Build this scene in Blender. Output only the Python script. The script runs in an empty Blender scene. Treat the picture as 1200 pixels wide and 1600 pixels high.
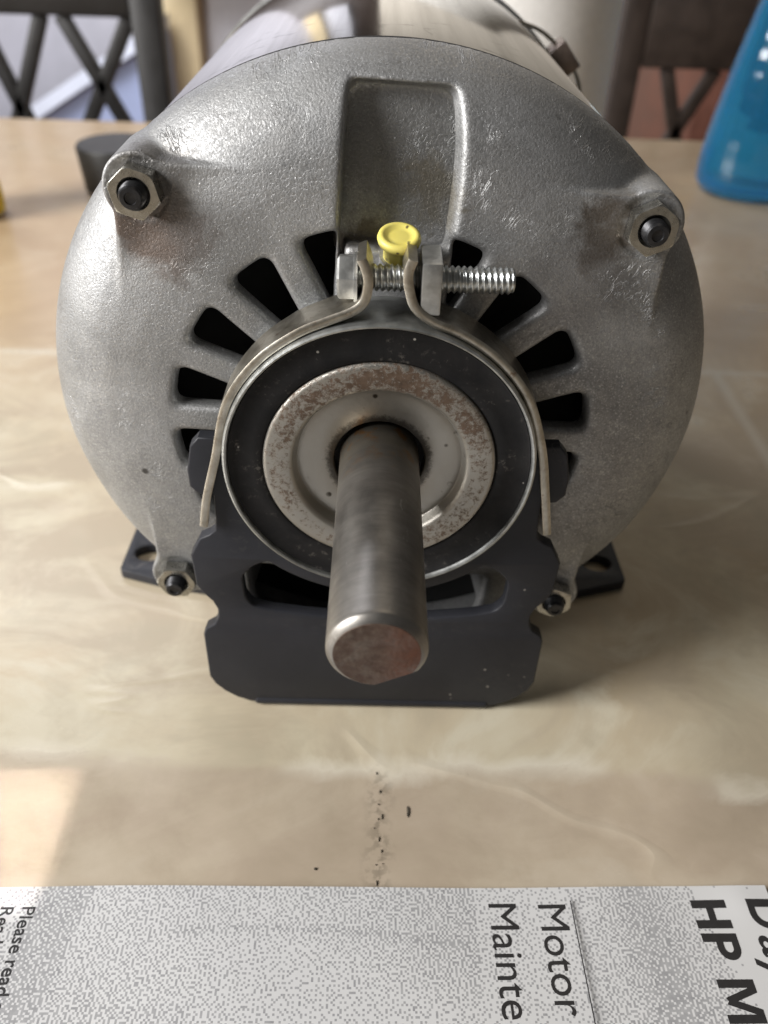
import bpy, bmesh, math, random
import numpy as np
from mathutils import Vector, Matrix

MM = 0.001
H = 76.2                       # shaft height above the table, mm
R_ = math.radians
scene = bpy.context.scene
COL = scene.collection

# ------------------------------------------------------------------ camera
def make_camera():
    f, pitch, roll, yaw = 1308.88, R_(37.793), R_(2.097), R_(1.159)
    C = Vector((-1.478, -136.12, 95.095 + H)) * MM
    F = Vector((math.sin(yaw)*math.cos(pitch), math.cos(yaw)*math.cos(pitch), -math.sin(pitch)))
    Rt = Vector((math.cos(yaw), -math.sin(yaw), 0))
    U = Rt.cross(F)
    R2 = Rt*math.cos(roll) + U*math.sin(roll)
    U2 = -Rt*math.sin(roll) + U*math.cos(roll)
    cd = bpy.data.cameras.new('camera'); o = bpy.data.objects.new('camera', cd); COL.objects.link(o)
    m = Matrix.Identity(4)
    for i in range(3):
        m[i][0] = R2[i]; m[i][1] = U2[i]; m[i][2] = -F[i]; m[i][3] = C[i]
    o.matrix_world = m
    cd.sensor_fit = 'VERTICAL'; cd.sensor_height = 36; cd.sensor_width = 36
    cd.lens = f*36/1600
    cd.clip_start = 0.005; cd.clip_end = 100
    cd.dof.use_dof = True; cd.dof.focus_distance = 0.155; cd.dof.aperture_fstop = 16.5
    scene.camera = o
make_camera()

# ------------------------------------------------------------------ light
w = bpy.data.worlds.new('World'); scene.world = w; w.use_nodes = True
bg = w.node_tree.nodes['Background']
bg.inputs['Color'].default_value = (1.0, 0.95, 0.89, 1); bg.inputs['Strength'].default_value = 0.075

def area(name, loc, target, sx, sy, power, color, spread=180.0):
    l = bpy.data.lights.new(name, 'AREA'); l.shape = 'RECTANGLE'; l.size = sx; l.size_y = sy
    l.energy = power; l.color = color; l.spread = R_(spread)
    o = bpy.data.objects.new(name, l); COL.objects.link(o)
    o.location = loc
    o.rotation_euler = (Vector(target) - Vector(loc)).to_track_quat('-Z', 'Y').to_euler()
    return o
# the window of the room, to the left of the table
area('window_light', (-1.20, -0.33, 0.70), (0.0, 0.06, 0.06), 0.66, 0.78, 39.5, (1.0, 0.985, 0.965))
# ceiling lamp of the room, warm
area('ceiling_light', (0.35, 0.9, 1.75), (0.0, 0.1, 0.0), 0.7, 0.7, 2.2, (1.0, 0.86, 0.68))
# added fill lamp that brightens the far wall and door
area('far_wall_fill', (-0.9, 1.35, 1.3), (-0.25, 2.6, 0.15), 1.0, 0.8, 62.0, (0.93, 0.94, 1.0))
# sunbeam that comes through the window: a collimated rectangle
def sunbeam():
    el = R_(52)
    x0, x1, y0, y1 = -0.215, -0.0685, -0.052, -0.0180
    c = Vector(((x0+x1)/2, (y0+y1)/2, 0)); d = Vector((math.cos(el), 0, -math.sin(el)))
    l = bpy.data.lights.new('sunbeam', 'AREA'); l.shape = 'RECTANGLE'
    l.size = (x1-x0)*math.sin(el); l.size_y = y1-y0
    l.energy = 0.016; l.color = (1.0, 0.93, 0.87); l.spread = R_(1.0)
    o = bpy.data.objects.new('sunbeam', l); COL.objects.link(o)
    z = -d; y = Vector((0, 1, 0)); x = y.cross(z)
    m = Matrix.Identity(4)
    p = c - d*0.30
    for i in range(3):
        m[i][0] = x[i]; m[i][1] = y[i]; m[i][2] = z[i]; m[i][3] = p[i]
    o.matrix_world = m
sunbeam()

vs = scene.view_settings
vs.view_transform = 'Standard'; vs.look = 'None'; vs.gamma = 1.0; vs.exposure = 0.0
vs.use_curve_mapping = False
scene.cycles.max_bounces = 8

# ------------------------------------------------------------------ materials
class NT:
    """small helper round a node tree"""
    def __init__(self, name):
        self.m = bpy.data.materials.new(name); self.m.use_nodes = True
        self.t = self.m.node_tree; self.n = self.t.nodes
        self.b = self.n['Principled BSDF']
        self.tc = self.n.new('ShaderNodeTexCoord')
        self.obj = self.tc.outputs['Object']
    def link(self, a, b): self.t.links.new(a, b)
    def mapping(self, scale=(1, 1, 1), rot=(0, 0, 0), loc=(0, 0, 0), src=None):
        k = self.n.new('ShaderNodeMapping')
        k.inputs['Scale'].default_value = scale; k.inputs['Rotation'].default_value = rot
        k.inputs['Location'].default_value = loc
        self.link(src or self.obj, k.inputs['Vector']); return k.outputs['Vector']
    def noise(self, scale, detail=4, rough=0.55, dist=0.0, vec=None):
        k = self.n.new('ShaderNodeTexNoise')
        k.inputs['Scale'].default_value = scale; k.inputs['Detail'].default_value = detail
        k.inputs['Roughness'].default_value = rough; k.inputs['Distortion'].default_value = dist
        self.link(vec or self.obj, k.inputs['Vector']); return k.outputs['Fac']
    def voronoi(self, scale, feature='F1', vec=None, rnd=1.0):
        k = self.n.new('ShaderNodeTexVoronoi'); k.feature = feature
        k.inputs['Scale'].default_value = scale; k.inputs['Randomness'].default_value = rnd
        self.link(vec or self.obj, k.inputs['Vector']); return k.outputs['Distance']
    def ramp(self, src, stops, interp='LINEAR'):
        k = self.n.new('ShaderNodeValToRGB'); k.color_ramp.interpolation = interp
        e = k.color_ramp.elements
        while len(e) < len(stops): e.new(0.5)
        for q, (p, c) in zip(e, stops):
            q.position = p
            q.color = (c, c, c, 1) if isinstance(c, (int, float)) else (*c, 1)
        self.link(src, k.inputs['Fac']); return k.outputs['Color']
    def math(self, op, a, b=None, c=None, clamp=False):
        k = self.n.new('ShaderNodeMath'); k.operation = op; k.use_clamp = clamp
        for i, v in enumerate((a, b, c)):
            if v is None: continue
            if isinstance(v, (int, float)): k.inputs[i].default_value = v
            else: self.link(v, k.inputs[i])
        return k.outputs[0]
    def mix(self, fac, a, b, blend='MIX'):
        k = self.n.new('ShaderNodeMix'); k.data_type = 'RGBA'; k.blend_type = blend
        if isinstance(fac, (int, float)): k.inputs[0].default_value = fac
        else: self.link(fac, k.inputs[0])
        for i, v in ((6, a), (7, b)):
            if isinstance(v, tuple): k.inputs[i].default_value = (*v, 1)
            else: self.link(v, k.inputs[i])
        return k.outputs[2]
    def sep(self, src=None):
        k = self.n.new('ShaderNodeSeparateXYZ'); self.link(src or self.obj, k.inputs[0]); return k.outputs
    def comb(self, x, y, z):
        k = self.n.new('ShaderNodeCombineXYZ')
        for i, v in enumerate((x, y, z)):
            if isinstance(v, (int, float)): k.inputs[i].default_value = v
            else: self.link(v, k.inputs[i])
        return k.outputs[0]
    def dist_to(self, p, src=None):
        k = self.n.new('ShaderNodeVectorMath'); k.operation = 'DISTANCE'
        self.link(src or self.obj, k.inputs[0]); k.inputs[1].default_value = p
        return k.outputs['Value']
    def sstep(self, v, a, b):
        k = self.n.new('ShaderNodeMapRange'); k.interpolation_type = 'SMOOTHSTEP'
        self.link(v, k.inputs['Value'])
        k.inputs['From Min'].default_value = a; k.inputs['From Max'].default_value = b
        return k.outputs['Result']
    def bump(self, h, strength=0.3, dist=0.0003, normal=None):
        k = self.n.new('ShaderNodeBump'); k.inputs['Strength'].default_value = strength
        k.inputs['Distance'].default_value = dist
        self.link(h, k.inputs['Height'])
        if normal is not None: self.link(normal, k.inputs['Normal'])
        return k.outputs['Normal']
    def set(self, **kw):
        names = dict(color='Base Color', metal='Metallic', rough='Roughness', normal='Normal', coat='Coat Weight',
                     trans='Transmission Weight', ior='IOR', spec='Specular IOR Level', coatr='Coat Roughness',
                     sub='Subsurface Weight', emis='Emission Strength')
        for k, v in kw.items():
            i = self.b.inputs[names[k]]
            if isinstance(v, tuple): i.default_value = (*v, 1)
            elif isinstance(v, (int, float)): i.default_value = v
            else: self.link(v, i)
        return self.m

M = {}
def simple(name, color, rough=0.5, metal=0.0, nscale=300.0, var=0.25, bump=0.1, bd=0.0002, coat=0.0):
    k = NT(name)
    n = k.noise(nscale, 5, 0.6)
    lo = tuple(c*(1-var) for c in color); hi = tuple(min(1, c*(1+var)) for c in color)
    c = k.ramp(n, [(0.3, lo), (0.7, hi)])
    r = k.math('MULTIPLY_ADD', n, 0.25, rough-0.12, clamp=True)
    k.set(color=c, metal=metal, rough=r, normal=k.bump(k.noise(nscale*4, 3), bump, bd), coat=coat)
    M[name] = k.m
    return k.m

# cast aluminium of the end shield: grainy, sparkling, with dirt
def mat_cast():
    k = NT('cast_aluminium')
    big = k.noise(28, 5, 0.6, 0.4)
    mid = k.noise(160, 6, 0.65, 0.6)
    fine = k.noise(1500, 3, 0.6)
    grain = k.noise(2600, 2, 0.5)
    base = k.ramp(big, [(0.34, (0.24, 0.242, 0.246)), (0.47, (0.37, 0.373, 0.378)), (0.62, (0.50, 0.505, 0.515))])
    c = k.mix(k.ramp(mid, [(0.35, 0.0), (0.62, 0.55)]), base, (0.35, 0.346, 0.34))
    c = k.mix(k.ramp(grain, [(0.56, 0.0), (0.74, 0.60)]), c, (0.70, 0.70, 0.70))
    c = k.mix(k.ramp(grain, [(0.28, 0.40), (0.42, 0.0)]), c, (0.15, 0.15, 0.15))
    # grease and rust stains near two bolts and plug, painted facet shade, darker pocket
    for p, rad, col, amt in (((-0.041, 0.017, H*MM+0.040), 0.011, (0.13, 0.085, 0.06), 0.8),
                             ((-0.041, 0.017, H*MM+0.051), 0.0095, (0.15, 0.14, 0.13), 0.7),  # shade of the upper left bolt facet, put into the colour
                             ((0.003, 0.021, H*MM+0.056), 0.015, (0.17, 0.17, 0.165), 0.5),  # darker grey over the pocket floor
                             ((0.041, 0.018, H*MM+0.042), 0.0085, (0.13, 0.105, 0.08), 0.85),
                             ((0.0085, 0.020, H*MM+0.047), 0.008, (0.22, 0.19, 0.13), 0.6),
                             ((-0.004, 0.019, H*MM+0.039), 0.006, (0.12, 0.09, 0.07), 0.7),
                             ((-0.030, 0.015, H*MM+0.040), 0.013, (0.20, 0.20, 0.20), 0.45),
                             ((0.036, 0.015, H*MM+0.033), 0.013, (0.20, 0.19, 0.19), 0.35)):
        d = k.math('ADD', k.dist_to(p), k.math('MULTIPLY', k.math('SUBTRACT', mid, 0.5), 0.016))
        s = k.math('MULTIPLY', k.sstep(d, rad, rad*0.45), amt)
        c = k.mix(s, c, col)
    # scattered dark pits and scuffs
    pit = k.voronoi(75, vec=k.mapping((1, 1, 1), src=k.obj))
    pitm = k.math('MULTIPLY', k.ramp(pit, [(0.045, 1.0), (0.075, 0.0)]), k.ramp(k.noise(55, 2), [(0.52, 0.0), (0.58, 0.9)]))
    c = k.mix(pitm, c, (0.05, 0.045, 0.04))
    vc = k.n.new('ShaderNodeTexVoronoi'); vc.inputs['Scale'].default_value = 1900; k.link(k.obj, vc.inputs['Vector'])
    cell = k.sep(vc.outputs['Color'])[0]
    c = k.mix(k.math('MULTIPLY', cell, 0.18), c, (0.18, 0.18, 0.18))
    rough = k.math('ADD', k.math('MULTIPLY', cell, 0.20), k.math('MULTIPLY_ADD', mid, 0.22, 0.33))
    rough = k.math('SUBTRACT', rough, k.ramp(grain, [(0.58, 0.0), (0.70, 0.18)]), clamp=True)
    # flow wrinkles of the casting, run radially
    x, y, z = k.sep()
    ang = k.math('ARCTAN2', k.math('SUBTRACT', z, H*MM), x)
    rad = k.math('POWER', k.math('ADD', k.math('POWER', x, 2.0), k.math('POWER', k.math('SUBTRACT', z, H*MM), 2.0)), 0.5)
    wv = k.comb(k.math('MULTIPLY', ang, 30.0), k.math('MULTIPLY', rad, 260.0), 0.0)
    wr = k.noise(1.0, 3, 0.5, 2.2, vec=wv)
    ridge = k.ramp(k.math('ABSOLUTE', k.math('SUBTRACT', wr, 0.5)), [(0.0, 1.0), (0.03, 0.0)])
    ridge = k.math('MULTIPLY', ridge, k.sstep(rad, 0.043, 0.060))
    ridge = k.math('MULTIPLY', ridge, k.math('MULTIPLY', k.sstep(k.noise(60, 2), 0.50, 0.66), k.sstep(k.noise(210, 2), 0.42, 0.62)))
    h = k.math('ADD', k.math('MULTIPLY', k.noise(2300, 3, 0.65), 1.0), k.math('ADD', k.math('MULTIPLY', mid, 0.35), k.math('MULTIPLY', cell, 0.25)))
    n1 = k.bump(h, 0.5, 0.00024)
    n2 = k.bump(ridge, 0.7, 0.00042, n1)
    scr = k.noise(1.0, 2, 0.4, 0.3, vec=k.mapping((60, 60, 900), (0, 0.75, 0)))
    scr = k.math('MULTIPLY', k.ramp(k.math('ABSOLUTE', k.math('SUBTRACT', scr, 0.5)), [(0.0, 1.0), (0.006, 0.0)]), k.sstep(k.noise(40, 2), 0.58, 0.66))
    c = k.mix(k.math('MULTIPLY', scr, 0.5), c, (0.72, 0.72, 0.72))
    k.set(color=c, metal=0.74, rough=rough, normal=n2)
    M['cast'] = k.m
mat_cast()

def mat_steel_shaft():
    k = NT('shaft_steel')
    m = k.mapping((1, 0.25, 1))
    st = k.noise(120, 5, 0.6, 0.3)
    ring = k.noise(900, 3, 0.6, 0.0, vec=k.mapping((0.15, 1.0, 0.15)))
    scr = k.noise(420, 4, 0.7, 2.0, vec=k.mapping((1, 0.35, 1), (0, 0, 0.6)))
    c = k.ramp(st, [(0.3, (0.20, 0.19, 0.178)), (0.5, (0.28, 0.265, 0.245)), (0.7, (0.36, 0.342, 0.315))])
    c = k.mix(k.ramp(ring, [(0.35, 0.28), (0.6, 0.0)]), c, (0.16, 0.15, 0.145))
    c = k.mix(k.ramp(scr, [(0.66, 0.0), (0.72, 0.5)]), c, (0.6, 0.58, 0.54))
    # rust and old grease near the bearing
    x, y, z = k.sep()
    near = k.sstep(k.math('ADD', y, k.math('MULTIPLY', k.math('SUBTRACT', st, 0.5), 0.02)), -0.012, 0.002)
    c = k.mix(k.math('MULTIPLY', near, 0.55), c, (0.17, 0.14, 0.09))
    rs = k.math('MULTIPLY', near, k.ramp(k.noise(260, 4), [(0.55, 0.0), (0.66, 0.8)]))
    c = k.mix(rs, c, (0.30, 0.15, 0.05))
    rough = k.math('MULTIPLY_ADD', st, 0.25, 0.28)
    k.set(color=c, metal=0.9, rough=rough, normal=k.bump(k.math('ADD', ring, scr), 0.12, 0.0001))
    M['shaft'] = k.m
    k = NT('shaft_end_rust')
    n1 = k.noise(150, 5, 0.65, 0.6); n2 = k.noise(700, 4, 0.6)
    c = k.ramp(n1, [(0.3, (0.075, 0.045, 0.035)), (0.47, (0.13, 0.075, 0.055)), (0.58, (0.17, 0.13, 0.11)), (0.70, (0.20, 0.075, 0.04))])
    c = k.mix(k.ramp(n2, [(0.58, 0.0), (0.70, 0.4)]), c, (0.24, 0.21, 0.18))
    x, y, z = k.sep()
    rr = k.math('POWER', k.math('ADD', k.math('POWER', x, 2.0), k.math('POWER', k.math('SUBTRACT', z, H*MM), 2.0)), 0.5)
    side = k.sstep(k.math('ADD', x, k.math('MULTIPLY', k.math('SUBTRACT', n1, 0.5), 0.012)), -0.002, 0.005)
    c = k.mix(k.math('MULTIPLY', side, k.ramp(n2, [(0.35, 0.25), (0.65, 0.85)])), c, (0.14, 0.052, 0.026))
    c = k.mix(k.math('MULTIPLY', k.math('SUBTRACT', 1.0, side), 0.5), c, k.ramp(n2, [(0.4, (0.075, 0.052, 0.038)), (0.62, (0.16, 0.13, 0.10))]))
    lathe_marks = k.math('SINE', k.math('MULTIPLY', rr, 7000.0))
    k.set(color=c, metal=0.55, rough=k.math('MULTIPLY_ADD', n2, 0.3, 0.38),
          normal=k.bump(k.math('ADD', k.math('MULTIPLY', lathe_marks, 0.03), k.math('MULTIPLY', n2, 1.6)), 0.55, 0.0002))
    M['shaft_end'] = k.m
mat_steel_shaft()

def mat_bearing_cap():
    k = NT('plated_cap')
    x, y, z = k.sep()
    n = k.noise(950, 6, 0.78, 0.3); n2 = k.noise(900, 4, 0.65); n3 = k.noise(45, 3, 0.5)
    rr = k.math('POWER', k.math('ADD', k.math('POWER', x, 2.0), k.math('POWER', k.math('SUBTRACT', z, H*MM), 2.0)), 0.5)
    outer = k.sstep(rr, 0.0168, 0.0182)
    c = k.mix(n3, (0.33, 0.315, 0.285), (0.42, 0.40, 0.365))
    band = k.math('MULTIPLY', k.sstep(rr, 0.0172, 0.0190), k.sstep(rr, 0.0228, 0.0208))
    upper = k.math('MULTIPLY_ADD', k.sstep(z, H*MM-0.004, H*MM+0.016), 0.10, -0.02)
    patchy = k.math('ADD', k.math('ADD', k.math('MULTIPLY', n, 0.75), k.math('MULTIPLY', n3, 0.32)), k.math('ADD', upper, k.math('MULTIPLY', band, 0.07)))
    rust = k.math('MULTIPLY', k.ramp(patchy, [(0.585, 0.0), (0.675, 1.0)]), outer)
    c = k.mix(k.math('MULTIPLY', outer, k.ramp(n2, [(0.4, 0.0), (0.7, 0.35)])), c, (0.40, 0.37, 0.32))
    c = k.mix(rust, c, k.ramp(n2, [(0.3, (0.085, 0.055, 0.036)), (0.7, (0.17, 0.115, 0.08))]))
    # specks on the inner disc
    v = k.voronoi(260); sp = k.math('MULTIPLY', k.ramp(v, [(0.13, 1.0), (0.19, 0.0)]), k.ramp(k.noise(190, 2), [(0.48, 0.0), (0.54, 1.0)]))
    c = k.mix(k.math('MULTIPLY', sp, k.math('SUBTRACT', 1.0, outer)), c, (0.06, 0.05, 0.04))
    # darker towards the shaft hole
    so = k.math('ADD', rr, k.math('MULTIPLY', k.math('SUBTRACT', n, 0.5), 0.003))
    c = k.mix(k.math('MULTIPLY', k.sstep(so, 0.0112, 0.0098), 0.85), c, (0.05, 0.045, 0.04))
    rough = k.math('ADD', k.math('MULTIPLY_ADD', n2, 0.2, 0.30), k.math('MULTIPLY', rust, 0.25))
    metal = k.math('MULTIPLY_ADD', rust, -0.6, 0.85)
    k.set(color=c, metal=metal, rough=rough, normal=k.bump(k.math('SUBTRACT', n2, k.math('MULTIPLY', rust, 0.8)), 0.35, 0.00015))
    M['cap'] = k.m
mat_bearing_cap()

def mat_rubber():
    k = NT('black_rubber')
    n = k.noise(90, 6, 0.7, 0.5); f = k.noise(700, 5, 0.7)
    c = k.ramp(n, [(0.35, (0.011, 0.011, 0.012)), (0.65, (0.022, 0.021, 0.021))])
    dust = k.math('MULTIPLY', k.ramp(f, [(0.56, 0.0), (0.68, 0.7)]), k.ramp(n, [(0.48, 0.0), (0.60, 1.0)]))
    c = k.mix(dust, c, (0.16, 0.145, 0.13))
    v = k.voronoi(330); sp = k.math('MULTIPLY', k.ramp(v, [(0.06, 1.0), (0.10, 0.0)]), k.ramp(k.noise(300, 2), [(0.56, 0.0), (0.6, 1.0)]))
    c = k.mix(sp, c, (0.4, 0.38, 0.35))
    k.set(color=c, rough=k.math('MULTIPLY_ADD', f, 0.3, 0.46), normal=k.bump(f, 0.25, 0.0002), spec=0.18)
    M['rubber'] = k.m
mat_rubber()

def mat_black_paint():
    k = NT('dark_grey_enamel')
    n = k.noise(40, 4, 0.6); f = k.noise(900, 3, 0.6)
    c = k.ramp(n, [(0.3, (0.022, 0.023, 0.028)), (0.7, (0.034, 0.035, 0.042))])
    sc = k.noise(75, 2, 0.5, 1.0)
    line = k.math('MULTIPLY', k.ramp(k.math('ABSOLUTE', k.math('SUBTRACT', sc, 0.5)), [(0.0, 1.0), (0.005, 0.0)]),
                  k.ramp(k.noise(30, 2), [(0.56, 0.0), (0.66, 0.5)]))
    c = k.mix(line, c, (0.16, 0.15, 0.14))
    v = k.voronoi(200); sp = k.math('MULTIPLY', k.ramp(v, [(0.05, 1.0), (0.08, 0.0)]), k.ramp(k.noise(120, 2), [(0.56, 0.0), (0.6, 1.0)]))
    c = k.mix(sp, c, (0.35, 0.33, 0.3))
    du = k.math('MULTIPLY', k.ramp(k.noise(520, 6, 0.75), [(0.52, 0.0), (0.70, 0.5)]), k.ramp(k.noise(32, 3, 0.6), [(0.46, 0.0), (0.64, 0.8)]))
    c = k.mix(du, c, (0.10, 0.094, 0.085))
    k.set(color=c, rough=k.math('MULTIPLY_ADD', f, 0.18, 0.36), normal=k.bump(k.noise(350, 3), 0.10, 0.0003), coat=0.04, coatr=0.25, spec=0.22)
    M['enamel'] = k.m
mat_black_paint()

def mat_shell():
    k = NT('rolled_steel')
    br = k.noise(260, 4, 0.6, 0.0, vec=k.mapping((1, 0.03, 1)))
    n = k.noise(30, 5, 0.65, 0.4)
    c = k.ramp(br, [(0.3, (0.44, 0.43, 0.41)), (0.7, (0.62, 0.61, 0.59))])
    sm = k.math('MULTIPLY', k.ramp(k.noise(120, 5, 0.7, 1.0), [(0.55, 0.0), (0.68, 0.6)]), k.ramp(n, [(0.5, 0.0), (0.6, 1.0)]))
    c = k.mix(sm, c, (0.10, 0.095, 0.09))
    k.set(color=c, metal=1.0, rough=k.math('MULTIPLY_ADD', n, 0.10, 0.06), normal=k.bump(br, 0.05, 0.0001))
    M['shell'] = k.m
mat_shell()

def mat_strap():
    k = NT('worn_nickel')
    n = k.noise(260, 5, 0.65, 0.5); f = k.noise(900, 3)
    c = k.ramp(n, [(0.3, (0.30, 0.27, 0.22)), (0.55, (0.46, 0.43, 0.37)), (0.75, (0.56, 0.54, 0.48))])
    c = k.mix(k.ramp(k.noise(380, 4, 0.7), [(0.63, 0.0), (0.70, 0.6)]), c, (0.16, 0.09, 0.05))
    k.set(color=c, metal=0.95, rough=k.math('MULTIPLY_ADD', f, 0.25, 0.24), normal=k.bump(n, 0.2, 0.00012))
    M['strap'] = k.m
mat_strap()
simple('zinc', (0.56, 0.58, 0.58), 0.30, 0.95, 500, 0.22, 0.15, 0.0001)
simple('zinc_dull', (0.46, 0.465, 0.455), 0.42, 0.9, 350, 0.25, 0.25, 0.00012)
simple('nut_steel', (0.40, 0.39, 0.355), 0.27, 0.95, 420, 0.25, 0.15, 0.0001)
simple('black_oxide', (0.045, 0.045, 0.048), 0.34, 0.7, 500, 0.3, 0.2, 0.0001)
simple('ring_steel', (0.27, 0.28, 0.275), 0.40, 0.85, 200, 0.3, 0.2, 0.00012)
simple('rim_steel', (0.42, 0.43, 0.42), 0.38, 0.85, 300, 0.3, 0.2, 0.00012)
simple('inside_black', (0.008, 0.008, 0.008), 0.8, 0.0, 100, 0.2)
def mat_plug():
    k = NT('yellow_plastic')
    n = k.noise(200, 4); v = k.voronoi(420)
    c = k.mix(n, (0.74, 0.62, 0.12), (0.84, 0.75, 0.22))
    sp = k.math('MULTIPLY', k.ramp(v, [(0.14, 1.0), (0.20, 0.0)]), k.ramp(k.noise(330, 2), [(0.49, 0.0), (0.54, 1.0)]))
    c = k.mix(sp, c, (0.12, 0.09, 0.03))
    k.set(color=c, rough=0.42, sub=0.1, normal=k.bump(n, 0.15, 0.0002)); k.b.inputs['Subsurface Radius'].default_value = (0.001, 0.0008, 0.0002)
    M['plug'] = k.m
mat_plug()

def mat_table():
    k = NT('beige_stone_vinyl')
    a = k.noise(7, 6, 0.6, 0.9); b = k.noise(19, 7, 0.66, 0.9, vec=k.mapping((0.9, 1.15, 1), (0, 0, 0.3))); d = k.noise(42, 7, 0.62, 0.25)
    x, y, z = k.sep()
    c = k.ramp(a, [(0.32, (0.41, 0.32, 0.21)), (0.44, (0.52, 0.44, 0.315)), (0.56, (0.56, 0.50, 0.37)), (0.70, (0.49, 0.375, 0.245))])
    c = k.mix(k.ramp(b, [(0.47, 0.0), (0.59, 0.85)]), c, (0.42, 0.345, 0.25))
    c = k.mix(k.ramp(b, [(0.36, 0.85), (0.46, 0.0)]), c, (0.61, 0.555, 0.435))
    c = k.mix(k.ramp(d, [(0.34, 0.70), (0.48, 0.0)]), c, (0.42, 0.36, 0.26))
    c = k.mix(k.ramp(d, [(0.56, 0.0), (0.72, 0.35)]), c, (0.63, 0.57, 0.45))
    # printed tiles: a pinkish one in front, a grey-green cream one under the motor
    wob = k.math('MULTIPLY', k.math('SUBTRACT', b, 0.5), 0.022)
    front = k.sstep(k.math('ADD', y, wob), -0.0135, -0.0175)
    c = k.mix(k.math('MULTIPLY', front, 0.62), c, k.ramp(d, [(0.3, (0.36, 0.285, 0.215)), (0.7, (0.50, 0.415, 0.33))]))
    mid_ = k.math('MULTIPLY', k.math('SUBTRACT', 1.0, front), k.sstep(k.math('ADD', y, wob), 0.05, -0.02))
    c = k.mix(k.math('MULTIPLY', mid_, 0.25), c, (0.58, 0.53, 0.40))
    edge_ = k.ramp(k.math('ABSOLUTE', k.math('ADD', k.math('ADD', y, wob), 0.0155)), [(0.0, 1.0), (0.0022, 0.0)])
    c = k.mix(k.math('MULTIPLY', edge_, k.math('MULTIPLY', k.sstep(k.noise(30, 2), 0.42, 0.6), 0.6)), c, (0.72, 0.67, 0.56))
    # old dirt in a crack line in front of the shaft
    crk = k.math('ADD', x, k.math('ADD', k.math('MULTIPLY', k.math('SUBTRACT', k.noise(140, 1, 0.4), 0.5), 0.0035), -0.0023))
    cm = k.math('MULTIPLY', k.ramp(k.math('ABSOLUTE', crk), [(0.0, 1.0), (0.0003, 0.0)]), k.math('MULTIPLY', k.sstep(y, -0.012, -0.020), k.sstep(k.noise(420, 3), 0.46, 0.58)))
    c = k.mix(k.math('MULTIPLY', cm, 0.45), c, (0.10, 0.085, 0.06))
    # pale veins
    ve = k.noise(9, 3, 0.5, 0.7, vec=k.mapping((0.7, 1.5, 1), (0, 0, 0.25)))
    vein = k.math('MULTIPLY', k.ramp(k.math('ABSOLUTE', k.math('SUBTRACT', ve, 0.5)), [(0.0, 1.0), (0.020, 0.0)]),
                  k.sstep(k.noise(18, 2), 0.48, 0.64))
    c = k.mix(k.math('MULTIPLY', vein, 0.30), c, (0.68, 0.61, 0.48))
    # printed tiles: the far ones a warmer tan, faint pale joints
    def joint(v, at, w): return k.ramp(k.math('ABSOLUTE', k.math('SUBTRACT', v, at)), [(0.0, 0.6), (w, 0.0)])
    warm = k.sstep(y, 0.10, 0.26)
    c = k.mix(k.math('MULTIPLY', warm, 0.6), c, k.ramp(a, [(0.3, (0.42, 0.27, 0.145)), (0.7, (0.58, 0.41, 0.25))]))
    jw = k.math('MULTIPLY', k.math('SUBTRACT', b, 0.5), 0.004)
    jy = joint(k.math('ADD', y, jw), 0.190, 0.0025); jx = k.math('MULTIPLY', joint(k.math('ADD', x, jw), 0.1455, 0.0015), k.sstep(y, 0.192, 0.188))
    c = k.mix(k.math('MAXIMUM', jy, jx), c, (0.62, 0.57, 0.47))
    rough = k.math('MULTIPLY_ADD', b, 0.20, 0.20)
    h = k.math('ADD', k.math('MULTIPLY', k.noise(20, 3), 0.5), k.math('MULTIPLY', vein, 0.35))
    k.set(color=c, rough=rough, normal=k.bump(h, 0.35, 0.0012), spec=0.4)
    M['table'] = k.m
mat_table()

def mat_paper():
    k = NT('printed_paper')
    at = k.n.new('ShaderNodeAttribute'); at.attribute_name = 'ink'; at.attribute_type = 'GEOMETRY'
    n = k.noise(600, 3)
    ink = k.math('MULTIPLY', at.outputs['Fac'], k.math('MULTIPLY_ADD', n, 0.8, 0.35), clamp=True)
    c = k.mix(ink, k.mix(k.noise(35, 3), (0.60, 0.60, 0.605), (0.68, 0.675, 0.67)), (0.26, 0.26, 0.27))
    k.set(color=c, rough=0.55, normal=k.bump(k.noise(45, 3), 0.12, 0.0008))
    M['paper'] = k.m
mat_paper()
simple('ink', (0.022, 0.021, 0.022), 0.5, 0, 800, 0.15, 0.02)
simple('paper_edge', (0.70, 0.67, 0.62), 0.7, 0, 500, 0.1)
simple('chair_black', (0.028, 0.027, 0.027), 0.45, 0.3, 60, 0.2)
simple('chair_brown', (0.040, 0.028, 0.022), 0.45, 0.0, 60, 0.3)
simple('wall_lilac', (0.42, 0.41, 0.44), 0.8, 0, 20, 0.06)
simple('wall_cream', (0.68, 0.55, 0.33), 0.7, 0, 20, 0.06)
simple('door_white', (0.62, 0.62, 0.66), 0.5, 0, 20, 0.04)
simple('wall_cream_pale', (0.66, 0.60, 0.50), 0.7, 0, 20, 0.06)
simple('stair_white', (0.75, 0.80, 0.92), 0.5, 0, 20, 0.04)
simple('stair_blue', (0.36, 0.42, 0.62), 0.7, 0, 20, 0.06)
simple('red_wood', (0.13, 0.05, 0.032), 0.5, 0, 25, 0.25)
simple('floor_brown', (0.20, 0.12, 0.07), 0.5, 0, 10, 0.2)
simple('towel', (0.88, 0.87, 0.85), 0.9, 0, 250, 0.05, 0.5, 0.0008)
simple('cardboard', (0.45, 0.34, 0.22), 0.9, 0, 250, 0.1)
simple('black_plastic', (0.02, 0.019, 0.018), 0.5, 0, 100, 0.2)
simple('yellow_bottle', (0.62, 0.44, 0.02), 0.4, 0, 60, 0.15)
simple('bottle_cap', (0.45, 0.55, 0.60), 0.3, 0, 60, 0.1)
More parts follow.
